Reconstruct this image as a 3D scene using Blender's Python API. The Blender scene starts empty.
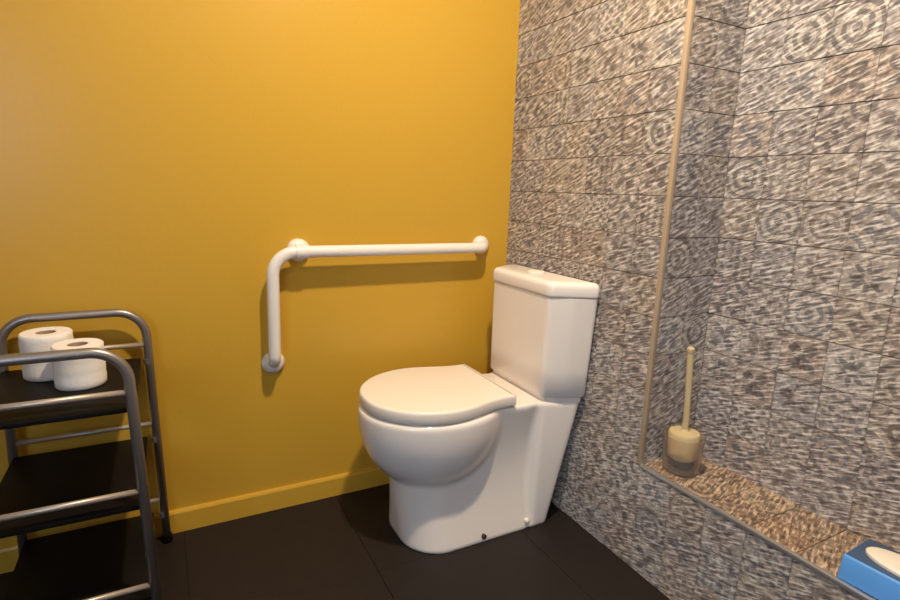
import bpy, bmesh, math, random
from mathutils import Vector, Matrix
random.seed(7)
PI = math.pi
SC = bpy.context.scene
COL = SC.collection

# ---------------------------------------------------------------- camera
# world: corner of the yellow wall (y=0) and the tiled wall (x=0), floor z=0, room in x<0, y<0
F_PX = 544.5
yaw, pitch, roll = math.radians(27.98), math.radians(11.52), math.radians(1.926)
fw = Vector((math.sin(yaw)*math.cos(pitch), math.cos(yaw)*math.cos(pitch), -math.sin(pitch)))
rt = Vector((math.cos(yaw), -math.sin(yaw), 0))
up = rt.cross(fw)
rt2 = rt*math.cos(roll) + up*math.sin(roll)
up2 = -rt*math.sin(roll) + up*math.cos(roll)
cam_d = bpy.data.cameras.new('camera')
cam_d.sensor_fit = 'HORIZONTAL'
cam_d.sensor_width = 36
cam_d.lens = F_PX/900*36
cam_d.clip_start = 0.02
cam = bpy.data.objects.new('camera', cam_d)
COL.objects.link(cam)
M = Matrix((rt2, up2, -fw)).transposed().to_4x4()
M.translation = Vector((-1.07, -1.612, 1.0))
cam.matrix_world = M
SC.camera = cam

# ---------------------------------------------------------------- light
SC.view_settings.view_transform = 'Standard'
SC.view_settings.look = 'None'
SC.view_settings.gamma = 1
SC.view_settings.use_curve_mapping = False
SC.view_settings.exposure = 0.20

w = bpy.data.worlds.new('daylight')
w.use_nodes = True
bg = w.node_tree.nodes['Background']
bg.inputs[0].default_value = (0.62, 0.78, 1.0, 1)
bg.inputs[1].default_value = 1.6
SC.world = w

def area(name, loc, target, power, color, size, size_y=None, shape='DISK'):
    d = bpy.data.lights.new(name, 'AREA')
    d.shape = shape
    d.size = size
    if size_y: d.size_y = size_y
    d.energy = power
    d.color = color
    o = bpy.data.objects.new(name, d)
    o.location = loc
    o.rotation_euler = (Vector(target)-Vector(loc)).to_track_quat('-Z', 'Y').to_euler()
    COL.objects.link(o)
    return o
LAMP = (-0.58, -0.98, 2.30)
area('ceiling_light', LAMP, (LAMP[0], LAMP[1], 0), 35, (1.0, 0.82, 0.61), 0.09)
area('ceiling_light', (-1.3, -2.1, 2.33), (-1.3, -2.1, 0), 5, (1.0, 0.84, 0.68), 0.12)
# daylight entering by the window in the left wall
area('window_daylight', (-2.07, -2.30, 1.25), (0.0, -1.4, 0.6), 18, (0.50, 0.70, 1.0), 1.0, 0.9, 'RECTANGLE')

# ---------------------------------------------------------------- materials
def mat(name, color, rough=0.5, metal=0.0, spec=0.5, trans=0.0, ior=1.45, bump=0.0, bscale=60, var=0.0, coat=0.0):
    m = bpy.data.materials.new(name)
    m.use_nodes = True
    nt = m.node_tree
    b = nt.nodes['Principled BSDF']
    b.inputs['Base Color'].default_value = (*color, 1)
    b.inputs['Roughness'].default_value = rough
    b.inputs['Metallic'].default_value = metal
    b.inputs['Specular IOR Level'].default_value = spec
    b.inputs['Transmission Weight'].default_value = trans
    b.inputs['IOR'].default_value = ior
    b.inputs['Coat Weight'].default_value = coat
    if bump or var:
        tc = nt.nodes.new('ShaderNodeTexCoord')
        n = nt.nodes.new('ShaderNodeTexNoise')
        n.inputs['Scale'].default_value = bscale
        n.inputs['Detail'].default_value = 4
        nt.links.new(tc.outputs['Object'], n.inputs['Vector'])
        if bump:
            bp = nt.nodes.new('ShaderNodeBump')
            bp.inputs['Strength'].default_value = bump
            bp.inputs['Distance'].default_value = 0.002
            nt.links.new(n.outputs[0], bp.inputs['Height'])
            nt.links.new(bp.outputs[0], b.inputs['Normal'])
        if var:
            mx = nt.nodes.new('ShaderNodeMix')
            mx.data_type = 'RGBA'
            mx.inputs[6].default_value = (*[c*(1-var) for c in color], 1)
            mx.inputs[7].default_value = (*[min(1, c*(1+var)) for c in color], 1)
            nt.links.new(n.outputs[0], mx.inputs[0])
            nt.links.new(mx.outputs[2], b.inputs['Base Color'])
    return m

YELLOW = (0.59, 0.345, 0.036)
m_yellow = mat('yellow_paint', YELLOW, 0.33, spec=0.5, bump=0.15, bscale=90, var=0.03)
m_yellow_b = mat('yellow_skirting_paint', (0.62, 0.36, 0.04), 0.35, spec=0.4)
m_ceil = mat('ceiling_paint', (0.55, 0.53, 0.50), 0.9)
m_side = mat('side_paint', (0.25, 0.22, 0.18), 0.8)
m_floor = mat('black_floor_tile', (0.017, 0.012, 0.010), 0.55, spec=0.3, bump=0.12, bscale=25, var=0.25)
m_fgrout = mat('floor_grout', (0.020, 0.015, 0.013), 0.9)
m_grout = mat('brown_grout', (0.30, 0.21, 0.15), 0.9)
m_trim = mat('beige_corner_profile', (0.52, 0.39, 0.25), 0.6)
m_alu = mat('brushed_aluminium', (0.60, 0.60, 0.60), 0.35, metal=0.8)
m_cer = mat('white_ceramic', (0.87, 0.80, 0.72), 0.14, spec=0.5, coat=0.3)
m_seat = mat('white_seat_plastic', (0.85, 0.76, 0.65), 0.28, spec=0.5)
m_white = mat('white_coated_tube', (0.82, 0.77, 0.70), 0.3)
m_bolt = mat('dark_bolt', (0.06, 0.035, 0.02), 0.5, metal=0.4)
m_tube = mat('grey_steel_tube', (0.30, 0.27, 0.25), 0.38, metal=0.75)
m_rail = mat('pale_steel_rail', (0.52, 0.45, 0.38), 0.4, metal=0.6)
m_shelf = mat('black_shelf', (0.006, 0.005, 0.0045), 0.5, spec=0.15)
m_paper = mat('toilet_paper', (0.85, 0.80, 0.73), 0.95, spec=0.1, bump=0.4, bscale=120)
m_card = mat('cardboard_core', (0.42, 0.30, 0.20), 0.9)
m_cream = mat('cream_plastic', (0.58, 0.46, 0.25), 0.4)
m_bristle = mat('dark_bristles', (0.05, 0.045, 0.04), 0.9)
m_smoke = mat('smoky_clear_plastic', (0.90, 0.82, 0.74), 0.25, trans=0.92, ior=1.15)
m_blue = mat('bright_blue_pack', (0.10, 0.32, 0.72), 0.45)
m_navy = mat('navy_pack_top', (0.05, 0.09, 0.17), 0.45)
m_oval = mat('cream_oval_lid', (0.80, 0.72, 0.60), 0.35)

# patchwork print: one shader, the motif and the tones picked by each tile's random number
def tile_material(tint=None):
    m = bpy.data.materials.new('patchwork_tile_print')
    m.use_nodes = True
    nt = m.node_tree
    N, Lk = nt.nodes, nt.links
    b = N['Principled BSDF']
    def val(x):
        return x
    def mth(op, a, c=None, clamp=False):
        n = N.new('ShaderNodeMath'); n.operation = op; n.use_clamp = clamp
        for i, v in enumerate((a, c)):
            if v is None: continue
            if isinstance(v, (int, float)): n.inputs[i].default_value = v
            else: Lk.new(v, n.inputs[i])
        return n.outputs[0]
    def step(x, lo, hi):
        n = N.new('ShaderNodeMapRange'); n.interpolation_type = 'SMOOTHSTEP'
        Lk.new(x, n.inputs[0]); n.inputs[1].default_value = lo; n.inputs[2].default_value = hi
        return n.outputs[0]
    def mixc(f, a, c):
        n = N.new('ShaderNodeMix'); n.data_type = 'RGBA'
        if isinstance(f, (int, float)): n.inputs[0].default_value = f
        else: Lk.new(f, n.inputs[0])
        for i, v in ((6, a), (7, c)):
            if isinstance(v, tuple): n.inputs[i].default_value = (*v, 1)
            else: Lk.new(v, n.inputs[i])
        return n.outputs[2]
    def ramp(f, cols):
        n = N.new('ShaderNodeValToRGB'); n.color_ramp.interpolation = 'CONSTANT'
        cr = n.color_ramp
        while len(cr.elements) < len(cols): cr.elements.new(0.5)
        for i, c in enumerate(cols):
            cr.elements[i].position = i/len(cols); cr.elements[i].color = (*c, 1)
        Lk.new(f, n.inputs[0]); return n.outputs[0]
    uv = N.new('ShaderNodeUVMap').outputs[0]
    oi = N.new('ShaderNodeObjectInfo')
    rnd = oi.outputs['Random']
    # wobble
    vadd = N.new('ShaderNodeVectorMath'); vadd.operation = 'ADD'
    comb = N.new('ShaderNodeCombineXYZ')
    Lk.new(mth('MULTIPLY', rnd, 37.0), comb.inputs[0]); Lk.new(mth('MULTIPLY', rnd, 91.0), comb.inputs[1])
    Lk.new(uv, vadd.inputs[0]); Lk.new(comb.outputs[0], vadd.inputs[1])
    ns = N.new('ShaderNodeTexNoise'); ns.inputs['Scale'].default_value = 5; ns.inputs['Detail'].default_value = 3
    Lk.new(vadd.outputs[0], ns.inputs['Vector'])
    sub = N.new('ShaderNodeVectorMath'); sub.operation = 'SUBTRACT'
    Lk.new(ns.outputs['Color'], sub.inputs[0]); sub.inputs[1].default_value = (.5, .5, .5)
    scl = N.new('ShaderNodeVectorMath'); scl.operation = 'SCALE'; scl.inputs['Scale'].default_value = 0.10
    Lk.new(sub.outputs[0], scl.inputs[0])
    uvd = N.new('ShaderNodeVectorMath'); uvd.operation = 'ADD'
    Lk.new(uv, uvd.inputs[0]); Lk.new(scl.outputs[0], uvd.inputs[1])
    sp = N.new('ShaderNodeSeparateXYZ'); Lk.new(uvd.outputs[0], sp.inputs[0])
    u = mth('MULTIPLY', mth('SUBTRACT', sp.outputs[0], .5), 2.0)
    v = mth('MULTIPLY', mth('SUBTRACT', sp.outputs[1], .5), 2.0)
    r = mth('SQRT', mth('ADD', mth('MULTIPLY', u, u), mth('MULTIPLY', v, v)))
    a = mth('ARCTAN2', v, u)
    au, av = mth('ABSOLUTE', u), mth('ABSOLUTE', v)
    # motif 1: eight petal star
    pet = mth('ADD', mth('MULTIPLY', mth('COSINE', mth('MULTIPLY', a, 8.0)), .22), .52)
    m1 = step(mth('SUBTRACT', pet, r), -.05, .07)
    core = step(mth('SUBTRACT', .17, r), -.03, .04)
    m1 = mth('SUBTRACT', m1, core)
    # motif 2: rings and a cross
    m2 = step(mth('SINE', mth('MULTIPLY', r, 15.0)), -.2, .3)
    # motif 3: diamond lattice
    l1 = mth('SINE', mth('MULTIPLY', mth('ADD', u, v), 7.85))
    l2 = mth('SINE', mth('MULTIPLY', mth('SUBTRACT', u, v), 7.85))
    m3 = step(mth('MULTIPLY', l1, l2), -.12, .2)
    # motif 4: quarter circles about the corners
    cu, cv = mth('SUBTRACT', 1.0, au), mth('SUBTRACT', 1.0, av)
    rc = mth('SQRT', mth('ADD', mth('MULTIPLY', cu, cu), mth('MULTIPLY', cv, cv)))
    m4 = step(mth('SINE', mth('MULTIPLY', rc, 12.0)), -.1, .35)
    # motif 5: four petal flower with dotted corners
    p4 = mth('MULTIPLY', mth('ABSOLUTE', mth('SINE', mth('MULTIPLY', a, 2.0))), .85)
    m5 = step(mth('SUBTRACT', p4, r), -.05, .08)
    m5 = mth('MAXIMUM', m5, step(mth('SUBTRACT', .3, rc), -.03, .05))
    # motif 6: small squares
    s1 = mth('SINE', mth('MULTIPLY', u, 11.0)); s2 = mth('SINE', mth('MULTIPLY', v, 11.0))
    m6 = step(mth('MULTIPLY', s1, s2), .0, .3)
    ms = [m1, m2, m3, m4, m5, m6]
    sel = mth('MULTIPLY', rnd, 6.0)
    tot = None
    for i, mm in enumerate(ms):
        inside = mth('MULTIPLY', mth('GREATER_THAN', sel, i-0.001), mth('LESS_THAN', sel, i+0.999))
        t = mth('MULTIPLY', inside, mm)
        tot = t if tot is None else mth('ADD', tot, t)
    r2 = mth('FRACT', mth('MULTIPLY', rnd, 53.17))
    r3 = mth('FRACT', mth('MULTIPLY', rnd, 17.71))
    light = ramp(r2, [(.55,.48,.41), (.48,.41,.36), (.62,.56,.49), (.51,.41,.33), (.47,.43,.41), (.58,.49,.39), (.53,.47,.42)])
    dark = ramp(r3, [(.10,.095,.105), (.18,.15,.14), (.07,.07,.09), (.21,.16,.12), (.13,.15,.19), (.16,.12,.105)])
    col = mixc(mth('MULTIPLY', tot, .68), light, dark)
    # fine secondary print
    vo = N.new('ShaderNodeTexVoronoi'); vo.inputs['Scale'].default_value = 10
    Lk.new(vadd.outputs[0], vo.inputs['Vector'])
    fine = step(vo.outputs['Distance'], .25, .5)
    col = mixc(mth('MULTIPLY', fine, .42), col, (.10, .09, .09))
    # worn, brushed grain of the print
    mp = N.new('ShaderNodeMapping')
    mp.inputs['Rotation'].default_value = (0, 0, math.radians(20))
    mp.vector_type = 'TEXTURE'
    mp.inputs['Scale'].default_value = (1/3.0, 1/17, 1)
    mpv = N.new('ShaderNodeVectorMath'); mpv.operation = 'ADD'
    Lk.new(vadd.outputs[0], mp.inputs['Vector'])
    g = N.new('ShaderNodeTexNoise'); g.inputs['Scale'].default_value = 1.0; g.inputs['Detail'].default_value = 3
    Lk.new(mp.outputs[0], g.inputs['Vector'])
    wl = step(g.outputs[0], .52, .66)
    wd = step(g.outputs[0], .48, .33)
    col = mixc(mth('MULTIPLY', wl, .78), col, (.84, .77, .69))
    col = mixc(mth('MULTIPLY', wd, .78), col, (.065, .055, .055))
    # printed border
    edge = step(mth('MAXIMUM', au, av), .93, .99)
    col = mixc(mth('MULTIPLY', edge, .22), col, (.17, .12, .09))
    if tint:      # the ledge is laid with browner tiles of the same kind
        n = N.new('ShaderNodeMix'); n.data_type = 'RGBA'; n.blend_type = 'MULTIPLY'
        n.inputs[0].default_value = 1; n.inputs[7].default_value = (*tint, 1)
        Lk.new(col, n.inputs[6]); col = n.outputs[2]
    Lk.new(col, b.inputs['Base Color'])
    b.inputs['Roughness'].default_value = .42
    b.inputs['Specular IOR Level'].default_value = .4
    bp = N.new('ShaderNodeBump'); bp.inputs['Strength'].default_value = .5; bp.inputs['Distance'].default_value = .0015
    Lk.new(g.outputs[0], bp.inputs['Height']); Lk.new(bp.outputs[0], b.inputs['Normal'])
    return m
m_tile = tile_material()
m_tile_brown = tile_material((.84, .69, .54))

# ---------------------------------------------------------------- helpers
def link(name, me, m, parent=None, smooth=False, loc=None):
    o = bpy.data.objects.new(name, me)
    COL.objects.link(o)
    if m is not None and not me.materials: me.materials.append(m)
    if smooth:
        for p in me.polygons: p.use_smooth = True
    if parent: o.parent = parent
    if loc is not None: o.location = loc
    return o
def obj(name, bm, m, parent=None, smooth=False, auto=None):
    bmesh.ops.recalc_face_normals(bm, faces=bm.faces)
    me = bpy.data.meshes.new(name)
    bm.to_mesh(me); bm.free()
    o = link(name, me, m, parent, smooth or auto is not None)
    if auto is not None:
        me.set_sharp_from_angle(angle=math.radians(auto))
    return o
def thing(name, label, cat, loc=(0, 0, 0), group=None, rot=0):
    o = bpy.data.objects.new(name, None)
    COL.objects.link(o)
    o.location = loc; o.rotation_euler = (0, 0, rot)
    o.empty_display_size = .05
    o['label'] = label; o['category'] = cat
    if group: o['group'] = group
    return o
def tag(o, label, cat, group=None):
    o['label'] = label; o['category'] = cat
    if group: o['group'] = group
    return o
def struct(o):
    o['kind'] = 'structure'; return o
def box(bm, x0, x1, y0, y1, z0, z1, bev=0, seg=2):
    vs = [bm.verts.new((x, y, z)) for x in (x0, x1) for y in (y0, y1) for z in (z0, z1)]
    fs = [(0,1,3,2), (4,6,7,5), (0,4,5,1), (2,3,7,6), (0,2,6,4), (1,5,7,3)]
    F = [bm.faces.new([vs[i] for i in f]) for f in fs]
    if bev:
        es = list({e for f in F for e in f.edges})
        bmesh.ops.bevel(bm, geom=es, offset=bev, segments=seg, profile=.5, affect='EDGES')
def bx(name, dims, m, parent=None, bev=0, seg=2):
    bm = bmesh.new(); box(bm, *dims, bev=bev, seg=seg)
    return obj(name, bm, m, parent, auto=35 if bev else None)
def fillet(pts, rad, n=8):
    """polyline with rounded corners; rad is a number or a list per inner point"""
    pts = [Vector(p) for p in pts]
    out = [pts[0]]
    for i in range(1, len(pts)-1):
        r = rad if isinstance(rad, (int, float)) else rad[i-1]
        a = (pts[i-1]-pts[i]).normalized(); b = (pts[i+1]-pts[i]).normalized()
        ang = a.angle(b)
        t = r/math.tan(ang/2)
        p0, p1 = pts[i]+a*t, pts[i]+b*t
        c = pts[i] + (a+b).normalized()*(r/math.sin(ang/2))
        v0, v1 = p0-c, p1-c
        tot = v0.angle(v1)
        ax = v0.cross(v1).normalized()
        for k in range(n+1):
            out.append(c + Matrix.Rotation(tot*k/n, 3, ax) @ v0)
    out.append(pts[-1])
    return out
def tube(bm, pts, r, seg=16, cap=True):
    pts = [Vector(p) for p in pts]
    q = [pts[0]]
    for p in pts[1:]:
        if (p-q[-1]).length > 1e-5: q.append(p)
    pts = q
    prev = None; rings = []
    for i, p in enumerate(pts):
        t = (pts[min(i+1, len(pts)-1)]-pts[max(i-1, 0)]).normalized()
        if prev is None:
            n = t.orthogonal().normalized()
        else:
            n = (prev - t*prev.dot(t)).normalized()
        prev = n
        bn = t.cross(n)
        rings.append([bm.verts.new(p + (n*math.cos(2*PI*k/seg) + bn*math.sin(2*PI*k/seg))*r) for k in range(seg)])
    for a, b in zip(rings, rings[1:]):
        for k in range(seg):
            bm.faces.new((a[k], a[(k+1) % seg], b[(k+1) % seg], b[k]))
    if cap:
        bm.faces.new(rings[0][::-1]); bm.faces.new(rings[-1])
def lathe(bm, prof, seg=32, c=(0, 0, 0), axis='z', close=False):
    """prof: list of (radius, height)"""
    rings = []
    for r, h in prof:
        ring = []
        if r < 1e-6:
            P = (0, 0, h) if axis == 'z' else (0, -h, 0)
            ring = [bm.verts.new(Vector(P)+Vector(c))]
        else:
            for k in range(seg):
                a = 2*PI*k/seg
                P = (r*math.cos(a), r*math.sin(a), h) if axis == 'z' else (r*math.cos(a), -h, r*math.sin(a))
                ring.append(bm.verts.new(Vector(P)+Vector(c)))
        rings.append(ring)
    prs = list(zip(rings, rings[1:]))
    if close: prs.append((rings[-1], rings[0]))
    for a, b in prs:
        for k in range(seg):
            k2 = (k+1) % seg
            if len(a) == 1 and len(b) == 1: continue
            if len(a) == 1: bm.faces.new((a[0], b[k], b[k2]))
            elif len(b) == 1: bm.faces.new((a[k], a[k2], b[0]))
            else: bm.faces.new((a[k], a[k2], b[k2], b[k]))
def loft(bm, rings, cap0=True, cap1=True):
    R = [[bm.verts.new(p) for p in ring] for ring in rings]
    n = len(R[0])
    for a, b in zip(R, R[1:]):
        for k in range(n):
            bm.faces.new((a[k], a[(k+1) % n], b[(k+1) % n], b[k]))
    if cap0: bm.faces.new(R[0][::-1])
    if cap1: bm.faces.new(R[-1])
def smooth_closed(pts, n=10):
    """Catmull-Rom closed curve; a point given with a third value 1 is a tight corner"""
    out = []
    P = [Vector((p[0], p[1])) for p in pts]; N_ = len(P)
    for i in range(N_):
        p0, p1, p2, p3 = P[i-1], P[i], P[(i+1) % N_], P[(i+2) % N_]
        for k in range(n):
            t = k/n
            out.append(0.5*((2*p1)+(-p0+p2)*t+(2*p0-5*p1+4*p2-p3)*t*t+(-p0+3*p1-3*p2+p3)*t**3))
    return out
def round_poly(pts, rads, n=6):
    """closed polygon with rounded corners, 2d"""
    out = []
    for i, p in enumerate(pts):
        p = Vector(p); a = (Vector(pts[i-1])-p).normalized(); b = (Vector(pts[(i+1) % len(pts)])-p).normalized()
        r = rads[i]
        ang = a.angle(b); t = r/math.tan(ang/2)
        c = p + (a+b).normalized()*(r/math.sin(ang/2))
        v0, v1 = (p+a*t)-c, (p+b*t)-c
        a0 = math.atan2(v0.y, v0.x); a1 = math.atan2(v1.y, v1.x)
        d = (a1-a0+PI) % (2*PI)-PI
        for k in range(n+1):
            t_ = a0+d*k/n
            out.append(c+Vector((math.cos(t_), math.sin(t_)))*r)
    return out
def inset2(poly, d):
    """move a closed 2d outline inwards by d"""
    n = len(poly)
    area_ = sum(poly[i-1].x*poly[i].y-poly[i].x*poly[i-1].y for i in range(n))
    s = 1 if area_ > 0 else -1
    out = []
    for i in range(n):
        t = (poly[(i+1) % n]-poly[i-1])
        if t.length < 1e-9: out.append(poly[i].copy()); continue
        t.normalize()
        out.append(poly[i]+Vector((-t.y, t.x))*d*s)
    return out
def slab(bm, poly, levels):
    """levels: list of (z, inset)"""
    loft(bm, [[(p.x, p.y, z) for p in inset2(poly, d)] for z, d in levels])

# ---------------------------------------------------------------- room shell
H = 2.4; XL = -2.1; YF = -2.9; TH = 0.007
AL = 0.195; YA = -0.684; YE = -1.784; ZL = 0.305       # alcove depth, its two ends, ledge height
struct(bx('wall_back', (XL-.1, 0.55, 0.0, .12, 0, H), m_yellow))
struct(bx('wall_front', (XL-.1, .55, YF-.12, YF, 0, H), m_side))
bm = bmesh.new()      # left wall with a window opening
WY0, WY1, WZ0, WZ1 = -2.80, -1.80, .80, 1.70
box(bm, XL-.12, XL, YF, WY0, 0, H); box(bm, XL-.12, XL, WY1, 0, 0, H)
box(bm, XL-.12, XL, WY0, WY1, 0, WZ0); box(bm, XL-.12, XL, WY0, WY1, WZ1, H)
struct(obj('wall_left', bm, m_side))
bm = bmesh.new()
box(bm, XL-.09, XL-.05, WY0, WY1, WZ0, WZ0+.05); box(bm, XL-.09, XL-.05, WY0, WY1, WZ1-.05, WZ1)
box(bm, XL-.09, XL-.05, WY0, WY0+.05, WZ0+.05, WZ1-.05); box(bm, XL-.09, XL-.05, WY1-.05, WY1, WZ0+.05, WZ1-.05)
win = struct(obj('window_1', bm, m_white))
bx('pane', (XL-.073, XL-.067, WY0+.05, WY1-.05, WZ0+.05, WZ1-.05), mat('window_glass', (1, 1, 1), 0.0, trans=1, ior=1.02), win)
struct(bx('ceiling', (XL-.12, .55, YF-.12, .12, H, H+.1), m_ceil))
fl = struct(bx('floor', (XL-.12, .55, YF-.12, .12, -.1, -.004), m_fgrout))
# floor tiles, 45 cm
FT = .45
xs = [XL] + [x for x in [-.17-FT*k for k in range(5, -1, -1)] if x > XL] + [.009]
ys = [0] + [-.41-FT*k for k in range(6)] + [YF]
cache = {}
for i in range(len(xs)-1):
    for j in range(len(ys)-1):
        x0, x1, y0, y1 = xs[i], xs[i+1], ys[j+1], ys[j]
        if x1-x0 < .03 or y1-y0 < .03: continue
        key = (round(x1-x0, 3), round(y1-y0, 3))
        if key not in cache:
            hx, hy = (x1-x0)/2-.0007, (y1-y0)/2-.0007
            b_ = bmesh.new(); box(b_, -hx, hx, -hy, hy, -.01, 0, bev=.0006, seg=1)
            me = bpy.data.meshes.new('floor_tile'); b_.normal_update(); bmesh.ops.recalc_face_normals(b_, faces=b_.faces)
            b_.to_mesh(me); b_.free(); me.materials.append(m_floor); cache[key] = me
        link('floor_tile', cache[key], None, fl, loc=((x0+x1)/2, (y0+y1)/2, random.uniform(-.0003, .0)))

# yellow skirting
bm = bmesh.new()
loft(bm, [[(x, 0, 0), (x, -.013, 0), (x, -.013, .060), (x, -.010, .066), (x, 0, .067)] for x in (XL, .009)])
struct(obj('baseboard_back', bm, m_yellow_b))

# tiled walls: core bodies first
bm = bmesh.new()
box(bm, TH, .55, YA+TH, 0, 0, H)
box(bm, TH, .55, YF, YA+TH, 0, ZL-TH)
box(bm, TH, .55, YF, YE, ZL-TH, H)
wall_r = struct(obj('wall_right', bm, m_grout))
wall_a = struct(bx('wall_alcove', (AL+TH, .55, YE, YA+TH, ZL-TH, H), m_grout))
def tile_mesh(wd, ht, mt):
    """tile in its own xz plane, face towards -y, chamfered rim, uv over 10 cm"""
    hx, hz, c, t = wd/2-.0001, ht/2-.0007, .0008, TH+.001
    ring0 = [(-hx, t, -hz), (hx, t, -hz), (hx, t, hz), (-hx, t, hz)]
    ring1 = [(x, c, z) for x, _, z in ring0]
    ring2 = [(math.copysign(hx-c*.4, x), 0, math.copysign(hz-c, z)) for x, _, z in ring0]
    vs = ring0+ring1+ring2
    fs = [(8, 9, 10, 11)]
    for a, b in ((0, 4), (4, 8)):
        for k in range(4):
            k2 = (k+1) % 4
            fs.append((a+k, a+k2, b+k2, b+k))
    me = bpy.data.meshes.new('tile')
    me.from_pydata(vs, [], fs)
    uvl = me.uv_layers.new(name='UVMap')
    for lp in me.loops:
        co = me.vertices[lp.vertex_index].co
        uvl.data[lp.index].uv = (co.x/.1+.5 if wd > .095 else (co.x+wd/2)/.1, co.z/.1+.5 if ht > .095 else (co.z+ht/2)/.1)
    me.materials.append(mt)
    return me
tcache = {}
def put_tile(parent, wd, ht, loc, rot, mt=m_tile):
    key = (round(wd, 4), round(ht, 4), mt.name)
    if key not in tcache: tcache[key] = tile_mesh(wd, ht, mt)
    o = link('tile', tcache[key], None, parent, loc=loc)
    j = Matrix.Rotation(random.uniform(-.006, .006), 3, 'X') @ Matrix.Rotation(random.uniform(-.006, .006), 3, 'Z')
    o.rotation_euler = (rot @ j).to_euler()
RX = Matrix.Rotation(-PI/2, 3, 'Z')          # faces -x
RY = Matrix.Identity(3)                       # faces -y
RZ = Matrix.Rotation(-PI/2, 3, 'X')          # faces +z
def spans(a0, a1):
    """10 cm cells from a0 to a1 (a1 may cut the last)"""
    out = []; n = 0; L = abs(a1-a0); s = 1 if a1 > a0 else -1
    while n*.1 < L-.004:
        wd = min(.1, L-n*.1); out.append((a0+s*(n*.1+wd/2), wd)); n += 1
    return out
for yc, wd in spans(YA, 0):
    for zc, ht in spans(0, H): put_tile(wall_r, wd, ht, (random.uniform(-.0006, .0006), yc, zc), RX)
for yc, wd in spans(YA, YE-.3):
    for zc, ht in spans(0, ZL-.005): put_tile(wall_r, wd, ht, (random.uniform(-.0006, .0006), yc, zc), RX)
for yc, wd in spans(YA, YE):
    for xc, ht in spans(0, AL): put_tile(wall_r, ht, wd, (xc, yc, ZL), RZ, m_tile_brown)
for xc, wd in spans(0, AL):
    for zc, ht in spans(ZL-.005, H): put_tile(wall_r, wd, ht, (xc, YA, zc), RY)
for yc, wd in spans(YA, YE):
    for zc, ht in spans(ZL-.005, H): put_tile(wall_a, wd, ht, (AL+random.uniform(-.0006, .0006), yc, zc), RX)
# corner profiles
bm = bmesh.new(); box(bm, -.0025, .010, YA-.0025, YA+.010, ZL, H, bev=.002, seg=2)
struct(obj('trim_1', bm, m_trim, auto=35))
bm = bmesh.new(); box(bm, -.0025, .008, YF+.01, YA, ZL-.008, ZL+.0025, bev=.002, seg=2)
struct(obj('trim_2', bm, m_alu, auto=35))
for o_ in COL.objects:
    if o_.parent is None and o_.name in ('wall_right', 'wall_alcove', 'trim_1', 'trim_2'): o_.location.x = .008

# ---------------------------------------------------------------- toilet
def smin(a, b, k):
    h = max(k-abs(a-b), 0)/k
    return min(a, b)-h*h*k*.25
def smooth01(t):
    t = max(0, min(1, t)); return t*t*(3-2*t)
TY = -.28
def sd_box(px, py, cx, cy, hx, hy, r):
    qx, qy = abs(px-cx)-hx+r, abs(py-cy)-hy+r
    return math.hypot(max(qx, 0), max(qy, 0))+min(max(qx, qy), 0)-r
def sd_trap(px, py, x0, x1, w0, w1, r):
    """symmetric trapezoid, half width w0 at x0 and w1 at x1"""
    qy = abs(py)
    sl = (w1-w0)/(x1-x0); n = math.sqrt(1+sl*sl)
    d1 = (qy-(w0+sl*(px-x0)))/n+r
    d2 = x0-px+r; d3 = px-x1+r
    m = max(d2, d3)
    return math.hypot(max(d1, 0), max(m, 0))+min(max(d1, m), 0)-r
ZR = .402
def pan_sdf(x, y, z):
    y -= TY
    t = z/ZR
    front = -.518-.030*t
    wv = .146-.030*math.sin(PI*min(1, max(0, t)))
    xb = -.07+.066*t
    # front foot: rounded block
    d = sd_box(x, y, (front-.06)/2-.0, 0, (-.06-front)/2, wv, .112)
    body = d
    colm = sd_trap(x, y, -.142+.008*t, xb, .146, .146+.038*t, .022)
    d = smin(body, colm, .020)
    dz = max(0, (ZR-.022)-z)
    c = .228
    if dz < c:
        s = (1-(dz/c)**2.2)**.5
        a_, b_ = .212*s+.002, .186*s+.002
        cx, cy = -.410, 0
        q = math.hypot((x-cx)/a_, y/b_)
        bowl = (q-1)*min(a_, b_)
        d = smin(d, bowl, .009)
    return d
XS0, XS1 = -.41, -.085
def pan_ring(z, inset=0):
    rays = []      # (origin x, direction) all round the spine of the pan
    side = []; x = XS0
    while x < XS1-1e-6:
        side.append(x); x += .0022 if -.165 < x < -.115 else .0065
    side.append(XS1)
    for x in side: rays.append((x, 0, -1))
    for k in range(1, 80): a = -PI/2+PI*k/80; rays.append((XS1, math.cos(a), math.sin(a)))
    for x in side[::-1]: rays.append((x, 0, 1))
    for k in range(1, 64): a = PI/2+PI*k/64; rays.append((XS0, math.cos(a), math.sin(a)))
    ring = []
    for ox, dx, dy in rays:
        r = .01
        for _ in range(80):
            dd = -pan_sdf(ox+dx*r, TY+dy*r, z)-inset
            if dd < 2e-5: break
            r += dd*.8
        ring.append((ox+dx*r, TY+dy*r, z))
    return ring
toilet = thing('toilet', 'white ceramic close-coupled toilet with lid down, standing in the corner', 'toilet', (0, 0, 0))
bm = bmesh.new()
zs = [0, .004, .012] + [.02+(ZR-.03-.02)*k/46 for k in range(47)] + [ZR-.02, ZR-.012]
rings = [pan_ring(z, inset=.003 if z == 0 else 0) for z in zs]
rings += [pan_ring(ZR-.005, inset=.002), pan_ring(ZR-.001, inset=.006), pan_ring(ZR, inset=.012)]
loft(bm, rings)
obj('bowl', bm, m_cer, toilet, auto=60)
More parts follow.
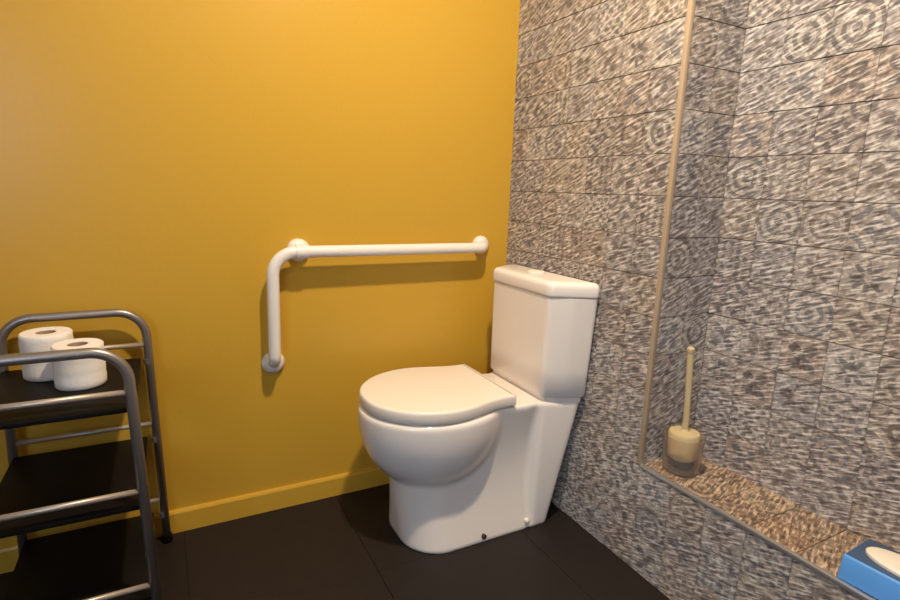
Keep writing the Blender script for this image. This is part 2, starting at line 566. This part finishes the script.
# deck between seat and cistern
def tank_poly(b, o=0):
    h = .146+o
    return round_poly([(-.128-o, TY+h), (-.128-o, TY-h), (-.070, TY-(h*.42+b*.58)), (.002, TY-b-o), (.002, TY+b+o), (-.070, TY+(h*.42+b*.58))], [.024+o, .024+o, .08, .016, .016, .08], 7)
bm = bmesh.new()
tp = [tank_poly(.194+.024*min(1, max(0, (z-ZR)/.31))) for z in (ZR-.004, ZR+.013, ZR+.014, ZR+.018, .50, .60, .712, .714)]
loft(bm, [[(p.x, p.y, z) for p in inset2(q, d)] for q, z, d in zip(tp, (ZR-.004, ZR+.013, ZR+.014, ZR+.018, .50, .60, .712, .714), (.010, .010, .004, 0, 0, 0, 0, .003))])
tank = obj('cistern', bm, m_cer, toilet, auto=50)
bm = bmesh.new()
tp2 = tank_poly(.218, .004)
slab(bm, tp2, [(.714, .005), (.716, .001), (.720, 0), (.741, 0), (.748, .002), (.753, .006), (.7565, .012), (.758, .022)])
lid = obj('cistern_lid', bm, m_cer, toilet, auto=50)
bm = bmesh.new()
lathe(bm, [(0, .757), (.024, .757), (.026, .759), (.026, .762), (.023, .765), (0, .766)], 32, (-.068, TY, 0))
obj('flush_button', bm, m_white, lid, auto=40)['label'] = 'round flush button'
# seat lid outline
half = [(-.618, .0), (-.610, .058), (-.580, .110), (-.530, .154), (-.465, .180), (-.400, .182), (-.345, .170), (-.300, .157), (-.262, .151), (-.228, .150), (-.219, .143), (-.217, .07)]
pts = [(x, TY+y) for x, y in half] + [(-.217, TY)] + [(x, TY-y) for x, y in half[:0:-1]]
outl = smooth_closed(pts, 6)
bm = bmesh.new()
slab(bm, outl, [(.404, .010), (.412, .010)])
obj('seat_ring', bm, m_seat, toilet, auto=40)
bm = bmesh.new()
R_ = [[(p.x, p.y, z) for p in inset2(outl, d)] for z, d in ((.411, .006), (.412, .001), (.415, 0), (.434, 0), (.4385, .0015), (.4410, .004))]
for k_, z in ((.985, .4417), (.96, .4421)):
    R_.append([(-.40+(x+.40)*k_, TY+(y-TY)*k_, z) for x, y, _ in R_[5]])
loft(bm, R_)
obj('seat_lid', bm, m_seat, toilet, auto=60)
for yy in (-.075, .075):
    bm = bmesh.new()
    tube(bm, [(-.200, TY+yy-.03, .412), (-.200, TY+yy+.03, .412)], .0125, 20)
    box(bm, -.213, -.187, TY+yy-.024, TY+yy+.024, .398, .412)
    obj('hinge', bm, m_seat, toilet, auto=40)
for x, mt, lb in ((-.302, m_bolt, 'dark rusty fixing screw'), (-.150, m_white, 'pale screw cap')):
    yb = TY-.1465
    bm = bmesh.new()
    lathe(bm, [(0, -.008), (.0065, -.008), (.0075, .002), (.005, .0045), (0, .005)], 20, (x, yb, .018 if x < -.2 else .026), 'y')
    obj('fixing_screw', bm, mt, toilet, auto=40)['label'] = lb

# ---------------------------------------------------------------- grab bar
BO, BZ = -.052, .811
gb = thing('grab_bar', 'white angled grab bar fixed to the yellow wall beside the toilet', 'grab bar', (0, 0, 0))
bm = bmesh.new()
path = fillet([(-.108, -.004, BZ+.004), (-.114, BO, BZ), (-.804, BO, BZ), (-.806, BO, .500), (-.803, -.004, .478)],
              [.030, .066, .024], 14)
tube(bm, path, .0172, 24)
obj('tube', bm, m_white, gb, smooth=True)
def flange(x, z, big=.036):
    bm = bmesh.new()
    lathe(bm, [(0, 0), (big, 0), (big, .006), (big-.003, .013), (big-.010, .019), (.019, .022), (0, .022)], 36, (x, 0, z), 'y')
    obj('wall_flange', bm, m_white, gb, auto=40)
flange(-.104, BZ+.004, .031); flange(-.722, BZ, .033); flange(-.803, .478, .033)
bm = bmesh.new()
tube(bm, [(-.722, -.002, BZ), (-.722, BO, BZ)], .0155, 20)
obj('stand_off', bm, m_white, gb, auto=50)
bm = bmesh.new()
tube(bm, [(-.740, BO, BZ), (-.704, BO, BZ)], .0205, 24)
obj('collar', bm, m_white, gb, auto=50)

# ---------------------------------------------------------------- trolley
tr = thing('trolley', 'grey tubular metal trolley with three black shelves against the yellow wall', 'trolley', (-1.28, -.22, 0))
def tobj(name, bm, m, parent=tr, **k):
    bmesh.ops.translate(bm, verts=bm.verts, vec=(1.28, .22, 0))
    return obj(name, bm, m, parent, **k)
YB, YFR, X0, X1, ZT = -.042, -.400, -1.432, -1.137, .667
for y, x0, x1 in ((YB, X0+.01, X1+.012), (YFR, X0-.006, X1-.013)):
    bm = bmesh.new()
    sp_ = .020 if y == YFR else .012
    tube(bm, fillet([(x0-sp_, y, 0), (x0, y, ZT), (x1, y, ZT), (x1+sp_, y, 0)], [.066, .066], 12), .0105, 18)
    tobj('frame_hoop', bm, m_tube, smooth=True)
for z in (.578, .358, .132):
    zb = z-.037
    bm = bmesh.new()
    box(bm, X0+.005, X1-.004, YFR+.004, YB-.004, zb-.008, zb+.004, bev=.002)
    tobj('shelf', bm, m_shelf, auto=35)
    for y, xa, xb in ((YFR, X0-.008-(.578-z)*.03, X1-.011+(.578-z)*.03), (YB, X0+.008-(.578-z)*.018, X1+.013+(.578-z)*.018)):
        bm = bmesh.new(); tube(bm, [(xa, y, z), (xb, y, z)], .0062, 14)
        tobj('rail', bm, m_rail, smooth=True)
    for y in (YFR, YB):
        for x in (X0-.006-(.578-z)*(.03 if y == YFR else .0)+(.012 if y == YB else 0), X1-.009+(.578-z)*(.03 if y == YFR else .018)+(.018 if y == YB else 0)):
            bm = bmesh.new(); lathe(bm, [(0, -.004), (.008, -.004), (.008, .010), (0, .010)], 14, (x, y+(.004 if y == YFR else -.004), zb-.010))
            tobj('shelf_bracket', bm, m_tube, auto=40)
for x, y in ((X0-.026, YFR), (X1+.007, YFR), (X0-.002, YB), (X1+.024, YB)):
    bm = bmesh.new(); lathe(bm, [(0, 0), (.013, 0), (.014, .003), (.013, .022), (0, .022)], 18, (x, y, 0))
    tobj('foot', bm, m_shelf, auto=40)

# ---------------------------------------------------------------- toilet rolls
def roll(loc, r, h, label, tilt=0):
    t = thing('toilet_roll', label, 'toilet roll', loc, 'toilet rolls on the trolley')
    t.rotation_euler = (0, tilt, random.random())
    bm = bmesh.new()
    prof = [(.020, .001), (r-.003, 0), (r, .003)]
    k = 9
    for i in range(k): prof.append((r+.0006*math.sin(i*2.1), .003+(h-.006)*(i+1)/(k+1)))
    prof += [(r, h-.003), (r-.003, h)]
    for i in range(7, 0, -1): prof.append((.020+(r-.003-.020)*i/8, h-(.0008 if i % 2 else 0)))
    prof += [(.020, h-.001)]
    lathe(bm, prof, 40, close=True)
    obj('paper', bm, m_paper, t, auto=50)
    bm = bmesh.new()
    lathe(bm, [(.0205, .002), (.0205, h-.002), (.0188, h-.002), (.0188, .002)], 32, close=True)
    obj('cardboard_core', bm, m_card, t, auto=50)['label'] = 'brown cardboard core'
    return t
ZS = .578-.037+.004
roll((-1.252, -.210, ZS), .049, .094, 'white toilet roll on the trolley, the right one nearer the front rail')
roll((-1.322, -.116, ZS), .051, .104, 'white toilet roll on the trolley, the left one nearer the wall')

# ---------------------------------------------------------------- toilet brush
tb = thing('toilet_brush', 'cream toilet brush in its clear holder on the tiled ledge', 'toilet brush', (.082, -.748, ZL))
bm = bmesh.new()
lathe(bm, [(0, .001), (.040, .001), (.044, .004), (.050, .085), (.0515, .098), (.0495, .098), (.048, .085), (.042, .007), (0, .006)], 40)
obj('holder', bm, m_smoke, tb, auto=40)
bm = bmesh.new()
lathe(bm, [(0, .034), (.028, .034), (.034, .040), (.039, .100), (.036, .106), (.012, .109), (.0085, .114), (0, .114)], 36)
obj('cap', bm, m_cream, tb, auto=40)
bm = bmesh.new()
for i in range(150):
    a = i*2.39996; zz = .008+.028*(i/150)
    d = Vector((math.cos(a), math.sin(a), random.uniform(-.15, .15)))
    p0 = Vector((0, 0, zz+.004)); p1 = p0+d*.031
    p1.z = max(p1.z, .008)
    tube(bm, [p0, p1], .0013, 4, cap=False)
lathe(bm, [(0, .007), (.02, .010), (.022, .034), (0, .036)], 20)
br = obj('bristles', bm, m_bristle, tb); br['kind'] = 'stuff'
bm = bmesh.new()
tube(bm, [(0, 0, .108), (0, 0, .14), (.0, .006, .24), (0, .012, .318)], .0078, 18)
lathe(bm, [(0, .312), (.0085, .312), (.0095, .316), (.0095, .324), (.006, .328), (0, .329)], 20, (0, .012, 0))
obj('handle', bm, m_cream, tb, auto=40)

# ---------------------------------------------------------------- blue pack on the ledge
pk = thing('wipes_pack', 'blue oblong pack with a navy top and cream oval lid on the ledge', 'pack', (.078, -1.24, ZL), rot=math.radians(3))
bm = bmesh.new(); box(bm, -.060, .052, -.09, .083, .001, .048, bev=.004, seg=3)
for v_ in bm.verts: v_.co.x += (.001-v_.co.z)*-.22 if v_.co.x < 0 else 0
obj('body', bm, m_blue, pk, auto=40)
bm = bmesh.new(); box(bm, -.045, .050, -.087, .080, .047, .0495, bev=.001, seg=2)
obj('top_panel', bm, m_navy, pk, auto=40)['label'] = 'navy top panel'
ov = [Vector((.001+.035*math.cos(2*PI*k/48), -.006+.072*math.sin(2*PI*k/48))) for k in range(48)]
bm = bmesh.new(); slab(bm, ov, [(.049, 0), (.054, 0), (.057, .003), (.0585, .008)])
obj('oval_lid', bm, m_oval, pk, auto=40)['label'] = 'cream oval lid'
